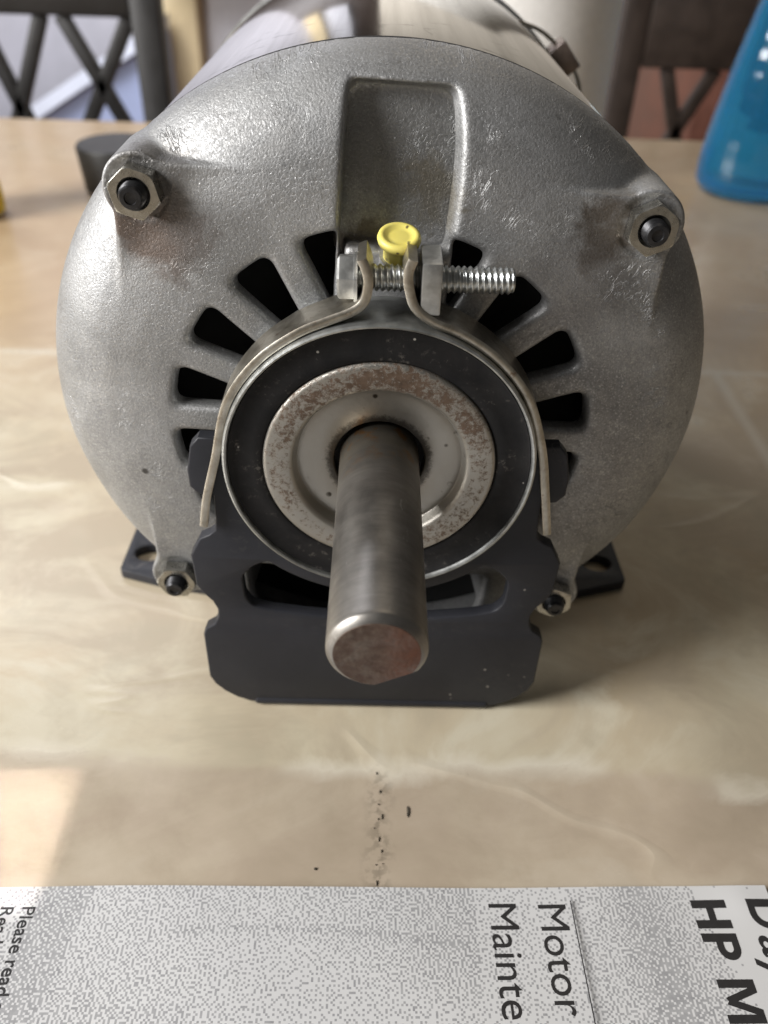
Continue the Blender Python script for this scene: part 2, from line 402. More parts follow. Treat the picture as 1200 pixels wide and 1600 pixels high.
simple('clip_brown', (0.20, 0.155, 0.13), 0.4, 0.5, 200, 0.3)
simple('crumb', (0.07, 0.058, 0.042), 0.8, 0, 900, 0.4)
def mat_bottle():
    k = NT('blue_liquid_plastic')
    n = k.noise(25, 4)
    c = k.mix(n, (0.02, 0.26, 0.58), (0.06, 0.45, 0.80))
    k.set(color=c, rough=0.08, trans=0.8, ior=1.36, coat=0.3)
    M['bottle'] = k.m
    k = NT('clear_plastic')
    k.set(color=(0.35, 0.55, 0.66), rough=0.12, trans=0.6, ior=1.3); M['bottle_clear'] = k.m
mat_bottle()

# ------------------------------------------------------------------ geometry helpers
def tag(o, label=None, cat=None, group=None, kind=None):
    for a, b in (('label', label), ('category', cat), ('group', group), ('kind', kind)):
        if b: o[a] = b
    return o
def link(name, me, mat, parent=None, smooth=40):
    o = bpy.data.objects.new(name, me); COL.objects.link(o)
    if mat is not None and not me.materials: me.materials.append(M[mat])
    if smooth:
        me.shade_smooth(); me.set_sharp_from_angle(angle=R_(smooth))
    if parent is not None: o.parent = parent
    return o
def empty(name, loc=(0, 0, 0), parent=None):
    o = bpy.data.objects.new(name, None); COL.objects.link(o); o.location = loc
    o.empty_display_size = 0.01
    if parent is not None: o.parent = parent
    return o
def pydata(name, v, f):
    me = bpy.data.meshes.new(name); me.from_pydata([tuple(p) for p in v], [], [tuple(q) for q in f]); me.update(); return me
def from_bm(name, bm):
    bmesh.ops.recalc_face_normals(bm, faces=bm.faces)
    me = bpy.data.meshes.new(name); bm.to_mesh(me); bm.free(); return me
def fx(p):      # millimetres from the shaft axis to metres above the table
    return (p[0]*MM, p[1]*MM, (p[2]+H)*MM)

def lathe(name, prof, n=128, axis=None, origin=(0, 0, 0), rfun=None, closed=False):
    """prof: list of (r, t) in mm; axis: unit Vector; t runs along axis from origin (mm, motor frame)"""
    ax = Vector(axis or (0, 1, 0)).normalized()
    u = ax.orthogonal().normalized() if abs(ax.y) < 0.999 else Vector((1, 0, 0))
    vv = ax.cross(u)
    if abs(ax.y) >= 0.999: vv = Vector((0, 0, 1))
    O = Vector(origin); V = []; F = []
    for r, t in prof:
        for i in range(n):
            a = 2*math.pi*i/n; rr = rfun(r, a) if rfun else r
            V.append(fx(O + ax*t + (u*math.cos(a) + vv*math.sin(a))*rr))
    m = len(prof)
    for j in range(m-1 if not closed else m):
        j2 = (j+1) % m
        for i in range(n):
            i2 = (i+1) % n
            F.append((j*n+i, j*n+i2, j2*n+i2, j2*n+i))
    if not closed:
        if prof[0][0] > 1e-6: F.append(tuple(range(n)))
        if prof[-1][0] > 1e-6: F.append(tuple(range((m-1)*n, m*n)))
    bm = bmesh.new(); vs_ = [bm.verts.new(p) for p in V]
    for f in F:
        try: bm.faces.new([vs_[i] for i in f])
        except ValueError: pass
    bmesh.ops.remove_doubles(bm, verts=bm.verts, dist=1e-7)
    return from_bm(name, bm)

def curve_plate(name, loops, y0, y1, bevel=0.35, plane='xz'):
    """flat plate with holes from closed loops (mm); extruded between y0 and y1"""
    cu = bpy.data.curves.new(name, 'CURVE'); cu.dimensions = '2D'; cu.fill_mode = 'BOTH'
    for lp in loops:
        s = cu.splines.new('POLY'); s.points.add(len(lp)-1); s.use_cyclic_u = True
        for p, q in zip(s.points, lp): p.co = (q[0], q[1], 0, 1)
    cu.extrude = (y1-y0)/2-bevel; cu.bevel_depth = bevel; cu.bevel_resolution = 2; cu.offset = -bevel
    o = bpy.data.objects.new(name, cu); COL.objects.link(o)
    dg = bpy.context.evaluated_depsgraph_get(); dg.update()
    me = bpy.data.meshes.new_from_object(o.evaluated_get(dg))
    bpy.data.objects.remove(o); bpy.data.curves.remove(cu)
    me.materials.clear()
    for v in me.vertices:
        x, y, z = v.co
        if plane == 'xz': v.co = fx((x, (y0+y1)/2 + z, y))
        else: v.co = (x*MM, y*MM, ((y0+y1)/2 + z)*MM)
    bm = bmesh.new(); bm.from_mesh(me); bmesh.ops.remove_doubles(bm, verts=bm.verts, dist=2e-6)
    bmesh.ops.recalc_face_normals(bm, faces=bm.faces); bm.to_mesh(me); bm.free()
    me.name = name; return me

def box(name, lo, hi, bevel=0.0, seg=2):
    bm = bmesh.new(); bmesh.ops.create_cube(bm, size=1)
    for v in bm.verts: v.co = Vector([(lo[i]+hi[i])/2 + v.co[i]*(hi[i]-lo[i]) for i in range(3)])
    if bevel: bmesh.ops.bevel(bm, geom=list(bm.edges), offset=bevel, segments=seg, affect='EDGES', profile=0.5)
    return from_bm(name, bm)

def catmull(P, n=8):
    P = [Vector(p) for p in P]; Q = [P[0]*2-P[1]] + P + [P[-1]*2-P[-2]]; out = []
    for i in range(1, len(Q)-2):
        a, b, c, d = Q[i-1], Q[i], Q[i+1], Q[i+2]
        for k in range(n):
            t = k/n
            out.append(0.5*((2*b) + (c-a)*t + (2*a-5*b+4*c-d)*t*t + (3*b-a-3*c+d)*t**3))
    out.append(P[-1]); return out

def tube(name, pts, rad, n=10, caps=True):
    """pts in metres; rad scalar or list in metres"""
    pts = [Vector(p) for p in pts]; V = []; F = []
    t0 = (pts[1]-pts[0]).normalized(); u = t0.orthogonal().normalized()
    for i, p in enumerate(pts):
        t = (pts[min(i+1, len(pts)-1)] - pts[max(i-1, 0)]).normalized()
        u = (u - t*u.dot(t)).normalized(); v = t.cross(u)
        r = rad[i] if isinstance(rad, (list, tuple)) else rad
        for k in range(n):
            a = 2*math.pi*k/n; V.append(p + u*math.cos(a)*r + v*math.sin(a)*r)
    for i in range(len(pts)-1):
        for k in range(n):
            F.append((i*n+k, i*n+(k+1) % n, (i+1)*n+(k+1) % n, (i+1)*n+k))
    if caps:
        F.append(tuple(range(n))[::-1]); F.append(tuple(range((len(pts)-1)*n, len(pts)*n)))
    return pydata(name, V, F)

def bar(name, a, b, wx, wy, bevel=0.0, up=(0, 1, 0)):
    """square bar from a to b (metres)"""
    a = Vector(a); b = Vector(b); t = (b-a).normalized(); y = Vector(up); x = y.cross(t).normalized(); y = t.cross(x)
    V = []
    for p in (a, b):
        for sx, sy in ((-1, -1), (1, -1), (1, 1), (-1, 1)): V.append(p + x*sx*wx/2 + y*sy*wy/2)
    bm = bmesh.new(); vv = [bm.verts.new(p) for p in V]
    for f in ((0, 1, 2, 3), (4, 7, 6, 5), (0, 4, 5, 1), (1, 5, 6, 2), (2, 6, 7, 3), (3, 7, 4, 0)): bm.faces.new([vv[i] for i in f])
    if bevel: bmesh.ops.bevel(bm, geom=list(bm.edges), offset=bevel, segments=2, affect='EDGES', profile=0.5)
    return from_bm(name, bm)

def surface_nets(D, org, h):
    """naive surface nets: D negative inside; returns verts and quads"""
    S = D < 0
    nx, ny, nz = D.shape
    c = [(i, j, k) for i in (0, 1) for j in (0, 1) for k in (0, 1)]
    cnt = np.zeros((nx-1, ny-1, nz-1), np.int8)
    for i, j, k in c: cnt += S[i:nx-1+i, j:ny-1+j, k:nz-1+k]
    act = (cnt > 0) & (cnt < 8)
    idx = -np.ones(act.shape, np.int32); A = np.argwhere(act); idx[act] = np.arange(len(A))
    acc = np.zeros((len(A), 3)); wsum = np.zeros(len(A))
    d = {q: D[A[:, 0]+q[0], A[:, 1]+q[1], A[:, 2]+q[2]] for q in c}
    for p in c:
        for ax in range(3):
            if p[ax]: continue
            q = list(p); q[ax] = 1; q = tuple(q)
            a, b = d[p], d[q]; m = (a < 0) != (b < 0)
            t = np.where(m, a/np.where(m, a-b, 1), 0)
            pt = np.array(p, float)[None, :].repeat(len(A), 0); pt[:, ax] += t
            acc[m] += pt[m]; wsum[m] += 1
    V = (A + acc/wsum[:, None])*h + np.array(org)
    Q = []
    for ax in range(3):
        b1, b2 = (ax+1) % 3, (ax+2) % 3
        s0 = [slice(None)]*3; s1 = [slice(None)]*3; s0[ax] = slice(0, -1); s1[ax] = slice(1, None)
        a = S[tuple(s0)]; b = S[tuple(s1)]; E = np.argwhere(a != b)
        E = E[(E[:, b1] > 0) & (E[:, b2] > 0) & (E[:, b1] < D.shape[b1]-1) & (E[:, b2] < D.shape[b2]-1)]
        def at(o1, o2):
            G = E.copy(); G[:, b1] -= o1; G[:, b2] -= o2; return idx[G[:, 0], G[:, 1], G[:, 2]]
        q = np.stack([at(1, 1), at(0, 1), at(0, 0), at(1, 0)], 1)
        flip = ~a[E[:, 0], E[:, 1], E[:, 2]]
        q[flip] = q[flip][:, ::-1]
        Q.append(q)
    return V, np.concatenate(Q)
def np_mesh(name, V, Q):
    me = bpy.data.meshes.new(name)
    me.vertices.add(len(V)); me.vertices.foreach_set('co', V.astype(np.float32).ravel())
    k = Q.shape[1]
    me.loops.add(Q.size); me.loops.foreach_set('vertex_index', Q.astype(np.int32).ravel())
    me.polygons.add(len(Q)); me.polygons.foreach_set('loop_start', np.arange(0, Q.size, k, dtype=np.int32))
    me.update(calc_edges=True); me.validate(); return me
def smin(a, b, k):
    h = np.clip(0.5+0.5*(b-a)/k, 0, 1); return b*(1-h)+a*h-k*h*(1-h)
def smax(a, b, k): return -smin(-a, -b, k)

# ------------------------------------------------------------------ table (setting)
def build_table():
    # top sheet of a 25 mm thick table; far edge 590 mm behind the shaft ring
    o = link('table_top', box('table_top', (-0.62, -0.46, -0.026), (0.62, 0.5905, 0.0), 0.0035, 3), 'table', None, 30)
    o.rotation_euler = (0, 0, R_(-0.4)); tag(o, 'beige stone patterned table top that the motor stands on', kind='structure')
build_table()

# ------------------------------------------------------------------ the motor
motor = empty('electric_motor')
tag(motor, 'grey electric motor with bare shaft on black cradle base', 'motor')
ROT = R_(-2.4)                 # the end shield sits slightly turned

def build_endshield():
    h = 0.4
    xs = np.arange(-76, 76.01, h); ys = np.arange(11.0, 33.01, h); zs = xs
    X, Y, Z = np.meshgrid(xs, ys, zs, indexing='ij')
    X = X.astype(np.float32); Y = Y.astype(np.float32); Z = Z.astype(np.float32)
    cr, sr = math.cos(-ROT), math.sin(-ROT)
    LX = X*cr - Z*sr; LZ = X*sr + Z*cr
    r = np.hypot(LX, LZ)
    pr = np.array([0, 30, 40, 46, 52, 57, 61, 64, 66.5, 68.5, 70, 71, 71.3, 80], float)
    py = np.array([14, 14, 14, 14.1, 14.6, 15.6, 17.1, 18.9, 21.0, 23.2, 25.6, 28.4, 30.5, 50], float)
    rd_ = np.arange(0, 80, .1); yd_ = np.interp(rd_, pr, py); kk = np.exp(-np.linspace(-2, 2, 51)**2); kk /= kk.sum()
    yp_ = np.convolve(np.pad(yd_, 25, mode='edge'), kk, 'valid'); wgt = np.clip((71-rd_)/3, 0, 1)
    pr, py = rd_, yp_*wgt + yd_*(1-wgt)
    g = np.interp(r, pr, py).astype(np.float32)
    slope = np.gradient(np.interp(np.arange(0, 80, .5), pr, py), .5)
    nrm = np.sqrt(1+np.interp(r, np.arange(0, 80, .5), slope)**2).astype(np.float32)
    rng = np.random.RandomState(3)
    d = smax(smax((g-Y)/np.minimum(nrm, 3), r-71.3, 1.2), Y-30.6, 0.6)
    cav = np.maximum((g+4.2-Y)/np.minimum(nrm, 2), r-66.5)
    d = smax(d, -cav, 0.5)
    # bosses for the four through bolts
    for a in (45, 135, 225, 315):
        ux, uz = math.cos(R_(a)), math.sin(R_(a))
        al = LX*ux + LZ*uz; ac = -LX*uz + LZ*ux
        cyl = np.hypot(al-65.2, ac) - 6.5
        hw = 5.6 + np.clip((66.5-al), 0, 16)*1.05
        fan = np.maximum(np.abs(ac)-hw, np.maximum(al-65.5, 50-al))
        b2 = smin(cyl, fan, 1.0)
        b = smax(b2, 16.3-Y, 0.7); b = np.maximum(b, Y-30.6)
        d = smin(d, b, 0.9)
        # spot face under the nut
        d = smax(d, -np.maximum(np.hypot(al-65.2, ac)-5.4, Y-16.7), 0.5)
    # oil pocket at the top
    dep = (Y-19.6-(LZ-40)*0.17)
    hwid = 9.7 - (LZ-40)*0.012
    left = -(LX) - hwid + np.clip(dep, -6, 0)*-0.10*-1
    right = LX - hwid - np.clip(-dep, 0, 7)*0.45 + 1.6
    pocket2 = smax(smax(left, right, 1.2), smax(LZ-65.2+np.clip(dep, -6, 0)*0.15, 33.0-LZ, 1.5), 1.8)
    pocket = smax(pocket2, dep, 1.8)
    d = smax(d, -pocket, 1.0)
    # floor behind the pocket so that it stays closed
    fl = smax(smax(np.abs(LX)-13, np.abs(LZ-52)-16, 1.0), np.abs(Y-22.4-(LZ-40)*0.17)-2.6, 0.8)
    fl = np.maximum(fl, np.maximum(r-69.5, (g+2.0-Y)*0.5))
    d = smin(d, fl, 0.8)
    # vents: wedges between radial spokes
    th = np.degrees(np.arctan2(LZ, LX))
    vent = np.full_like(d, 99)
    for s in (-1, 1):
        for i, off in enumerate((18.4, 38.7, 59.1, 79.4, 99.8, 120.1, 140.5, 160.8)):
            c = 90 + s*off
            dt = (th - c + 180) % 360 - 180
            hw = 0.5*(20.35*math.pi/180*r - 5.7)
            if i == 0: hw = hw - 0.3
            arc = np.radians(dt)*r
            v = smax(smax(np.abs(arc)-hw, r-43.2, 2.6), 24-r, 1.0)
            if i == 0:       # cut short by the pocket wall
                v = smax(v, (10.6-s*-1*LX) if s == 1 else (10.6-LX), 1.0)
            vent = np.minimum(vent, v)
    # opening added at the bottom to make the cradle slot look dark
    vent = np.minimum(vent, smax(smax(np.abs(LX)-28.5, LZ+39.5, 2.0), -60-LZ, 2.0))
    # rounded lips and a little draft
    d = smax(d, -(vent + (Y-14)*0.10), 1.5)
    # raised ledge between the pocket and the hub
    led = smax(smax(np.abs(LX-0.5)-9.5, np.abs(LZ-37.2)-1.9, 1.2), np.abs(Y-17.5)-3.4, 1.2)
    d = smin(d, led, 1.4)
    # hub bore, closed by the ring mount
    d = smax(d, -(np.hypot(X, Z)-24), 0.4)
    V, Q = surface_nets(d, (xs[0], ys[0], zs[0]), h)
    # even out the voxel steps
    E_ = np.concatenate([Q[:, [0, 1]], Q[:, [1, 2]], Q[:, [2, 3]], Q[:, [3, 0]]])
    deg = np.bincount(E_.ravel(), minlength=len(V)).astype(float)[:, None]
    for lam in (0.6, -0.55, 0.6, -0.55, 0.6, -0.5, 0.5):
        S_ = np.stack([np.bincount(E_[:, 0], V[E_[:, 1], c], len(V)) + np.bincount(E_[:, 1], V[E_[:, 0], c], len(V)) for c in range(3)], 1)
        V = V + lam*(S_/deg - V)
    # casting unevenness
    def wob(p, s, k):
        ph = rng.rand(3, 3)*6
        return sum(np.sin(p @ (rng.randn(3)*s) + ph[i, 0]) for i in range(3))*k
    V[:, 1] += wob(V, 0.12, 0.07)
    V = V*MM; V[:, 2] += H*MM
    me = np_mesh('front_endshield', V, Q)
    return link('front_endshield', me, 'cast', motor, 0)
es = build_endshield(); es.data.shade_smooth()
es['label'] = 'cast aluminium front end shield with vents and oil pocket'

# shell
link('shell', lathe('shell', [(66, 30.8), (70.2, 30.8), (70.4, 31.2), (70.4, 176), (66, 176)], 256), 'shell', motor, 30)
link('seam_dark_ring', lathe('seam_dark_ring', [(68, 30.4), (71.0, 30.5), (71.0, 31.6), (69, 31.7)], 192), 'inside_black', motor, 30)  # black ring that draws the dark edge line of the seam
link('rear_endshield', lathe('rear_endshield', [(68, 176), (71.3, 176), (71.3, 181), (69, 190), (60, 196), (34, 199), (33, 212), (0, 212)], 192), 'cast', motor, 30)
link('dark_core', lathe('dark_core', [(0, 23.5), (22, 23.5), (24, 40), (66, 42), (66, 60), (0, 60)], 96), 'inside_black', motor, 30)  # black body standing in for the dark inside behind the vents

# strap and clip on the shell's right shoulder
clip = empty('cable_clip', parent=motor)
def on_shell(r, a, y): return Vector(fx((r*math.cos(R_(a)), y, r*math.sin(R_(a)))))
pts = catmull([on_shell(70.2, 55, 160), on_shell(72.6, 50, 160), on_shell(73.8, 45, 160), on_shell(74.6, 38, 160), on_shell(73.6, 32, 160), on_shell(70.2, 27, 160)], 6)
link('clip_wire', tube('clip_wire', pts, 0.0006, 8), 'strap', clip)
cb = box('clip_block', (-0.0026, -0.0050, -0.0046), (0.0030, 0.0050, 0.0046), 0.0006)
o = link('clip_block', cb, 'clip_brown', clip, 30); o.location = on_shell(73.4, 41, 160); o.rotation_euler = (0, R_(-41), 0)

# hub, ring mount
link('hub', lathe('hub', [(0, 9.0), (29.6, 9.0), (30.2, 9.6), (30.2, 18), (26, 19), (0, 19)], 160), 'cast', motor, 30)
ring = link('ring_mount', lathe('ring_mount', [(30.15, 0.6), (30.25, 0.1), (30.6, -0.1), (30.95, 0.1), (31.1, 0.6), (31.1, 12.2), (30.6, 12.8), (30.0, 12.8), (30.0, 0.9)], 200, closed=True), 'rim_steel', motor, 40)
link('rubber_cushion', lathe('rubber_cushion', [(23.0, 2.5), (23.2, 1.2), (23.7, 0.85), (25.5, 1.15), (27.5, 1.2), (29.3, 0.95), (29.9, 0.7), (30.12, 1.1), (30.12, 8), (23.0, 8)], 180, closed=True), 'rubber', ring, 50)
cap = link('bearing_cap', lathe('bearing_cap', [(9.1, 6.2), (9.1, 3.5), (9.4, 3.2), (15.4, 3.05), (16.1, 3.2), (16.5, 3.3), (16.8, 2.9), (17.1, 1.5), (17.5, 0.75), (18.2, 0.5), (22.2, 0.4), (22.8, 0.55), (23.1, 1.0), (23.1, 6.2)], 180, closed=True), 'cap', motor, 50)
link('bore_dark_disc', lathe('bore_dark_disc', [(0, 6.0), (9.3, 6.0), (9.3, 8.8), (0, 8.8)], 64), 'inside_black', cap, 30)  # black disc standing in for the dark of the shaft hole

# shaft with a flat on its lower right side
def shaft_r(r, a):
    # a measured from +x towards +z
    dd = 6.95*(r/7.94) if r > 2 else r
    ca = math.cos(a - R_(-63))
    return min(r, dd/ca) if ca > 0.3 else r
LSH = 49.0
prof = [(7.94, 8.0), (7.94, 2.0)] + [(7.94, -t) for t in np.linspace(1, LSH-2.0, 20)] + [(7.92, -LSH+1.25), (7.8, -LSH+0.95), (6.9, -LSH+0.08), (6.75, -LSH)]
sh = link('shaft', lathe('shaft', prof, 144, rfun=shaft_r), 'shaft', motor, 25)
link('shaft_end_face', lathe('shaft_end_face', [(6.82, -LSH+0.12), (6.72, -LSH-0.06), (4.5, -LSH-0.10), (1.0, -LSH-0.06), (0, -LSH-0.06)], 96, rfun=shaft_r), 'shaft_end', sh, 40)

# through-bolt nuts
def hex_nut(name, af, t, hole, parent, mat):
    """hex nut, axis +y towards -y face, base at y=0, front at y=-t"""
    n = 48; V = []; F = []
    def rho(a):
        a = (a % (math.pi/3)) - math.pi/6
        return af/2/math.cos(a)
    ch = af/2*1.07
    levels = [('hex', 0), ('hex', -t+1.0), ('mid', -t+0.02), ('hole', -t), ('thr', -t+0.9), ('thr', 0)]
    for kind, y in levels:
        for i in range(n):
            a = 2*math.pi*i/n; rh = rho(a)
            if kind == 'hex':
                r = rh; yy = y
                if y < 0: yy = -t + max(0.0, (rh-ch))*0.55 + 0.05
            elif kind == 'mid': r = min(rh, ch)-0.05; yy = y
            elif kind == 'hole': r = hole/2+0.6; yy = y
            else: r = hole/2; yy = y
            V.append((r*math.cos(a)*MM, yy*MM, r*math.sin(a)*MM))
    for j in range(len(levels)-1):
        for i in range(n):
            F.append((j*n+i, j*n+(i+1) % n, (j+1)*n+(i+1) % n, (j+1)*n+i))
    bm = bmesh.new(); vv = [bm.verts.new(p) for p in V]
    for f in F: bm.faces.new([vv[i] for i in f])
    me = from_bm(name, bm)
    return link(name, me, mat, parent, 28)
def stud_mesh():
    prof = []
    y = 1.0
    for i in range(9):
        prof += [(2.35, y), (2.0, y-0.35)]; y -= 0.7
    prof += [(2.1, y), (1.85, y-0.45), (1.1, y-0.5), (1.0, y-0.2), (0, y-0.15)]
    V = []; F = []; n = 32
    for r, yy in prof:
        for i in range(n): V.append((max(r, 1e-3)*math.cos(2*math.pi*i/n)*MM, yy*MM, max(r, 1e-3)*math.sin(2*math.pi*i/n)*MM))
    for j in range(len(prof)-1):
        for i in range(n): F.append((j*n+i, j*n+(i+1) % n, (j+1)*n+(i+1) % n, (j+1)*n+i))
    return pydata('stud', V, F)
nut0 = None
for a, spin in ((135, 18), (45, 35), (225, 2), (315, 24)):
    al = R_(a) + ROT
    pos = Vector(fx((65.3*math.cos(al), 16.6, 65.3*math.sin(al))))
    if nut0 is None:
        nut0 = hex_nut('nut', 8.3, 3.3, 4.7, motor, 'nut_steel'); nt = nut0
        st0 = link('stud', stud_mesh(), 'black_oxide', nt, 30)
    else:
        nt = nut0.copy(); COL.objects.link(nt); nt.parent = motor
        s = st0.copy(); COL.objects.link(s); s.parent = nt
    nt.location = pos; nt.rotation_euler = (R_(random.Random(a).uniform(-2, 2)), R_(spin), 0)

# ring clamp: two bent straps, screw and square nut
def strap(name, path, spread):
    P = catmull([(p[0], 0, p[1]) for p in path], 8)
    V = []; F = []; th = 1.7
    sec = [(-.5, 0, .25), (-.25, 0, 0), (.25, 0, 0), (.5, 0, .25), (.5, 1, -.25), (.25, 1, 0), (-.25, 1, 0), (-.5, 1, -.25)]
    for i, p in enumerate(P):
        t = (P[min(i+1, len(P)-1)] - P[max(i-1, 0)]).normalized(); nn = Vector((t.z, 0, -t.x))
        y0, y1 = spread(p)
        for s, k, e in sec:
            yy = y0 + (y1-y0)*k + e*1.2
            V.append(fx(p + nn*s*th + Vector((0, yy, 0))))
    n = len(sec)
    for i in range(len(P)-1):
        for k in range(n): F.append((i*n+k, i*n+(k+1) % n, (i+1)*n+(k+1) % n, (i+1)*n+k))
    F.append(tuple(range(n))); F.append(tuple(range((len(P)-1)*n, len(P)*n)))
    bm = bmesh.new(); vv = [bm.verts.new(p) for p in V]
    for f in F: bm.faces.new([vv[i] for i in f])
    return from_bm(name, bm)
def clear(path, R=32.05):
    out = []
    for x, z in path:
        r = math.hypot(x, z)
        if r < R: x, z = x*R/r, z*R/r
        out.append((x, z))
    return out
SL = [(-4.0, 42.2), (-3.2, 40.2), (-2.8, 37.8), (-3.5, 34.6), (-5.6, 32.7), (-10.2, 30.7), (-15.8, 28.0), (-23.1, 22.3), (-29.2, 13.4), (-32.5, 0.8), (-35.2, -9.1), (-36.5, -16.4)]
SR = [(4.7, 42.3), (4.0, 40.0), (4.3, 37.0), (5.6, 33.6), (9.1, 31.0), (14.4, 28.8), (21.2, 24.1), (27.6, 16.4), (31.7, 5.5), (34.0, -5.3), (36.0, -16.4)]
def spread(p):
    k = min(1, max(0, (p.z-2)/14)); k = k*k*(3-2*k)
    return 0.9, 0.9 + 2.0 + k*6.8
clamp = empty('ring_clamp', parent=motor)
clamp['label'] = 'bent steel ring clamp over the rubber ring mount'
for path in (SL, SR):
    link('clamp_strap', strap('clamp_strap', clear(path), spread), 'strap', clamp, 50)
# screw with real thread, axis along x at y=6, z=37
def screw():
    YA, ZA = 6.0, 37.2; R0, dp, pitch = 2.42, 0.42, 1.06
    xs = np.arange(-5.0, 22.9, 0.106); n = 36; V = []; F = []
    for x in xs:
        for i in range(n):
            a = 2*math.pi*i/n
            ph = ((x/pitch) - i/n) % 1.0
            tri = abs(ph-0.5)*2
            r = R0 - dp*min(1, max(0, (1-tri)*1.25-0.1))
            if x > 22.2: r = min(r, R0-(x-22.2)*0.7)
            V.append(fx((x, YA + r*math.cos(a), ZA + r*math.sin(a))))
    m = len(xs)
    for j in range(m-1):
        for i in range(n): F.append((j*n+i, j*n+(i+1) % n, (j+1)*n+(i+1) % n, (j+1)*n+i))
    F.append(tuple(range((m-1)*n, m*n)))
    s = link('clamp_screw', pydata('clamp_screw', V, F), 'zinc', clamp, 50)
    # hex head with a thin flange
    hd = lathe('screw_head', [(3.6, -8.3), (4.15, -7.9), (4.15, -5.4), (4.6, -5.35), (4.6, -4.75), (2.2, -4.7)], 6, axis=(1, 0, 0), origin=(0, YA, ZA))
    link('screw_head', hd, 'zinc_dull', s, 25)
    bm = bmesh.new(); bmesh.ops.create_cube(bm, size=1)
    for v in bm.verts: v.co = Vector(fx((8.1 + v.co.x*3.6, YA + v.co.y*9.4, ZA + v.co.z*9.4 - 0.2)))
    bmesh.ops.bevel(bm, geom=list(bm.edges), offset=0.00035, segments=2, affect='EDGES', profile=0.5)
    link('square_nut', from_bm('square_nut', bm), 'zinc_dull', clamp, 30)
screw()

# yellow oil plug
plug = link('oil_plug', lathe('oil_plug', [(0, 1.75), (1.6, 1.7), (2.3, 1.62), (2.75, 2.0), (3.2, 2.15), (3.75, 1.9), (3.95, 1.3), (3.75, 0.5), (3.2, 0.0), (2.75, -0.4), (2.65, -3.2), (2.5, -5), (0, -5)], 64, axis=(0.02, -0.30, 0.95), origin=(2.4, 11.6, 41.2)), 'plug', motor, 60)
plug['label'] = 'yellow plastic oil plug in the pocket'
link('oil_tube', lathe('oil_tube', [(3.4, -2.6), (3.4, -6.5), (0, -6.5)], 40, axis=(0.02, -0.30, 0.95), origin=(2.4, 11.8, 41.2)), 'cast', plug, 40)

# cradle base
base = empty('cradle_base', parent=motor)
base['label'] = 'dark grey enamelled sheet steel cradle base'
def sym(half):          # half outline from bottom centre up the right side; mirrored
    return half + [(-x, z) for x, z in reversed(half) if abs(x) > 1e-6]
def fillet(pts, r):
    out = []; n = len(pts)
    for i in range(n):
        p0, p, p1 = Vector(pts[i-1]), Vector(pts[i]), Vector(pts[(i+1) % n])
        a = (p0-p); b = (p1-p); la, lb = a.length, b.length
        if la < 1e-6 or lb < 1e-6: continue
        c = min(r, la*0.42, lb*0.42)
        q0 = p + a/la*c; q1 = p + b/lb*c
        for k in range(4):
            t = k/3; out.append(tuple(q0*(1-t)**2 + p*2*t*(1-t) + q1*t*t))
    return out
half = [(0, -75.4), (27.5, -75.4), (31.0, -74.9), (34.2, -73.4), (37.0, -71.2), (39.2, -68.6), (40.4, -65.6), (40.4, -51), (39.6, -49), (37.5, -47.5), (36.4, -45), (36.3, -42.5), (37.2, -40), (39.2, -37.5), (40.4, -35), (40.7, -26.2), (38.2, -21.4), (36.2, -20.4), (34.7, -19), (34.3, -16), (34.1, -9.8), (37.2, -9.4), (38.8, -7.5), (38.9, -3.5), (37.7, 2.4), (35.9, 4.5), (32.0, 4.4), (31.2, 3.6)]
arc = [(31.35*math.cos(R_(a)), 31.35*math.sin(R_(a))) for a in np.linspace(2, -90, 40)]
outer = half[1:] + arc
loop = outer + [(-x, z) for x, z in reversed(outer[:-1])]
sl = []
for a in np.linspace(-49, -131, 25): sl.append((36.3*math.cos(R_(a)), 36.3*math.sin(R_(a))))
sl += [(-27.2, -28.9), (-29.9, -32.0), (-29.6, -38.5), (-28.0, -41.2)]
sl += [(x, -44.6 + (abs(x)/28)**2*3.0) for x in np.linspace(-24, 24, 13)]
sl += [(28.0, -41.2), (29.6, -38.5), (29.9, -32.0), (27.2, -28.9)]
me_up = curve_plate('upright_plate', [loop, fillet(sl, 1.2)], 3.0, 6.2, 0.45)
up = link('upright_plate', me_up, 'enamel', base, 40)
rear = up.copy(); COL.objects.link(rear); rear.location = (0, 0.196, 0)
lipm = box('bottom_lip', (-0.0300, 0.00262, 0.0002), (0.0300, 0.0061, 0.0030), 0.0012, 4)
link('bottom_lip', lipm, 'enamel', up, 40)
# tread of the base: web and two cross feet with bolt holes
def circ_pts(cx, cy, rx, ry, n=28): return [(cx + rx*math.cos(2*math.pi*i/n), cy + ry*math.sin(2*math.pi*i/n)) for i in range(n)]
tread = [(28, 6.3), (31, 30), (45, 42), (61, 45.0), (75.5, 49.5), (75.0, 79), (40, 83), (34, 90),
         (34, 128), (40, 134), (72, 136), (75, 140), (75, 166), (71, 170), (34, 172), (28, 198.8)]
tl = tread + [(-x, y) for x, y in reversed(tread)]
holes = [circ_pts(sx*68.2, y, 4.5, 3.6) for sx in (-1, 1) for y in (57.5, 155)]
link('base_tread', curve_plate('base_tread', [fillet(tl, 1.3)] + holes, 0.15, 3.4, 0.4, 'xy'), 'enamel', base, 40)

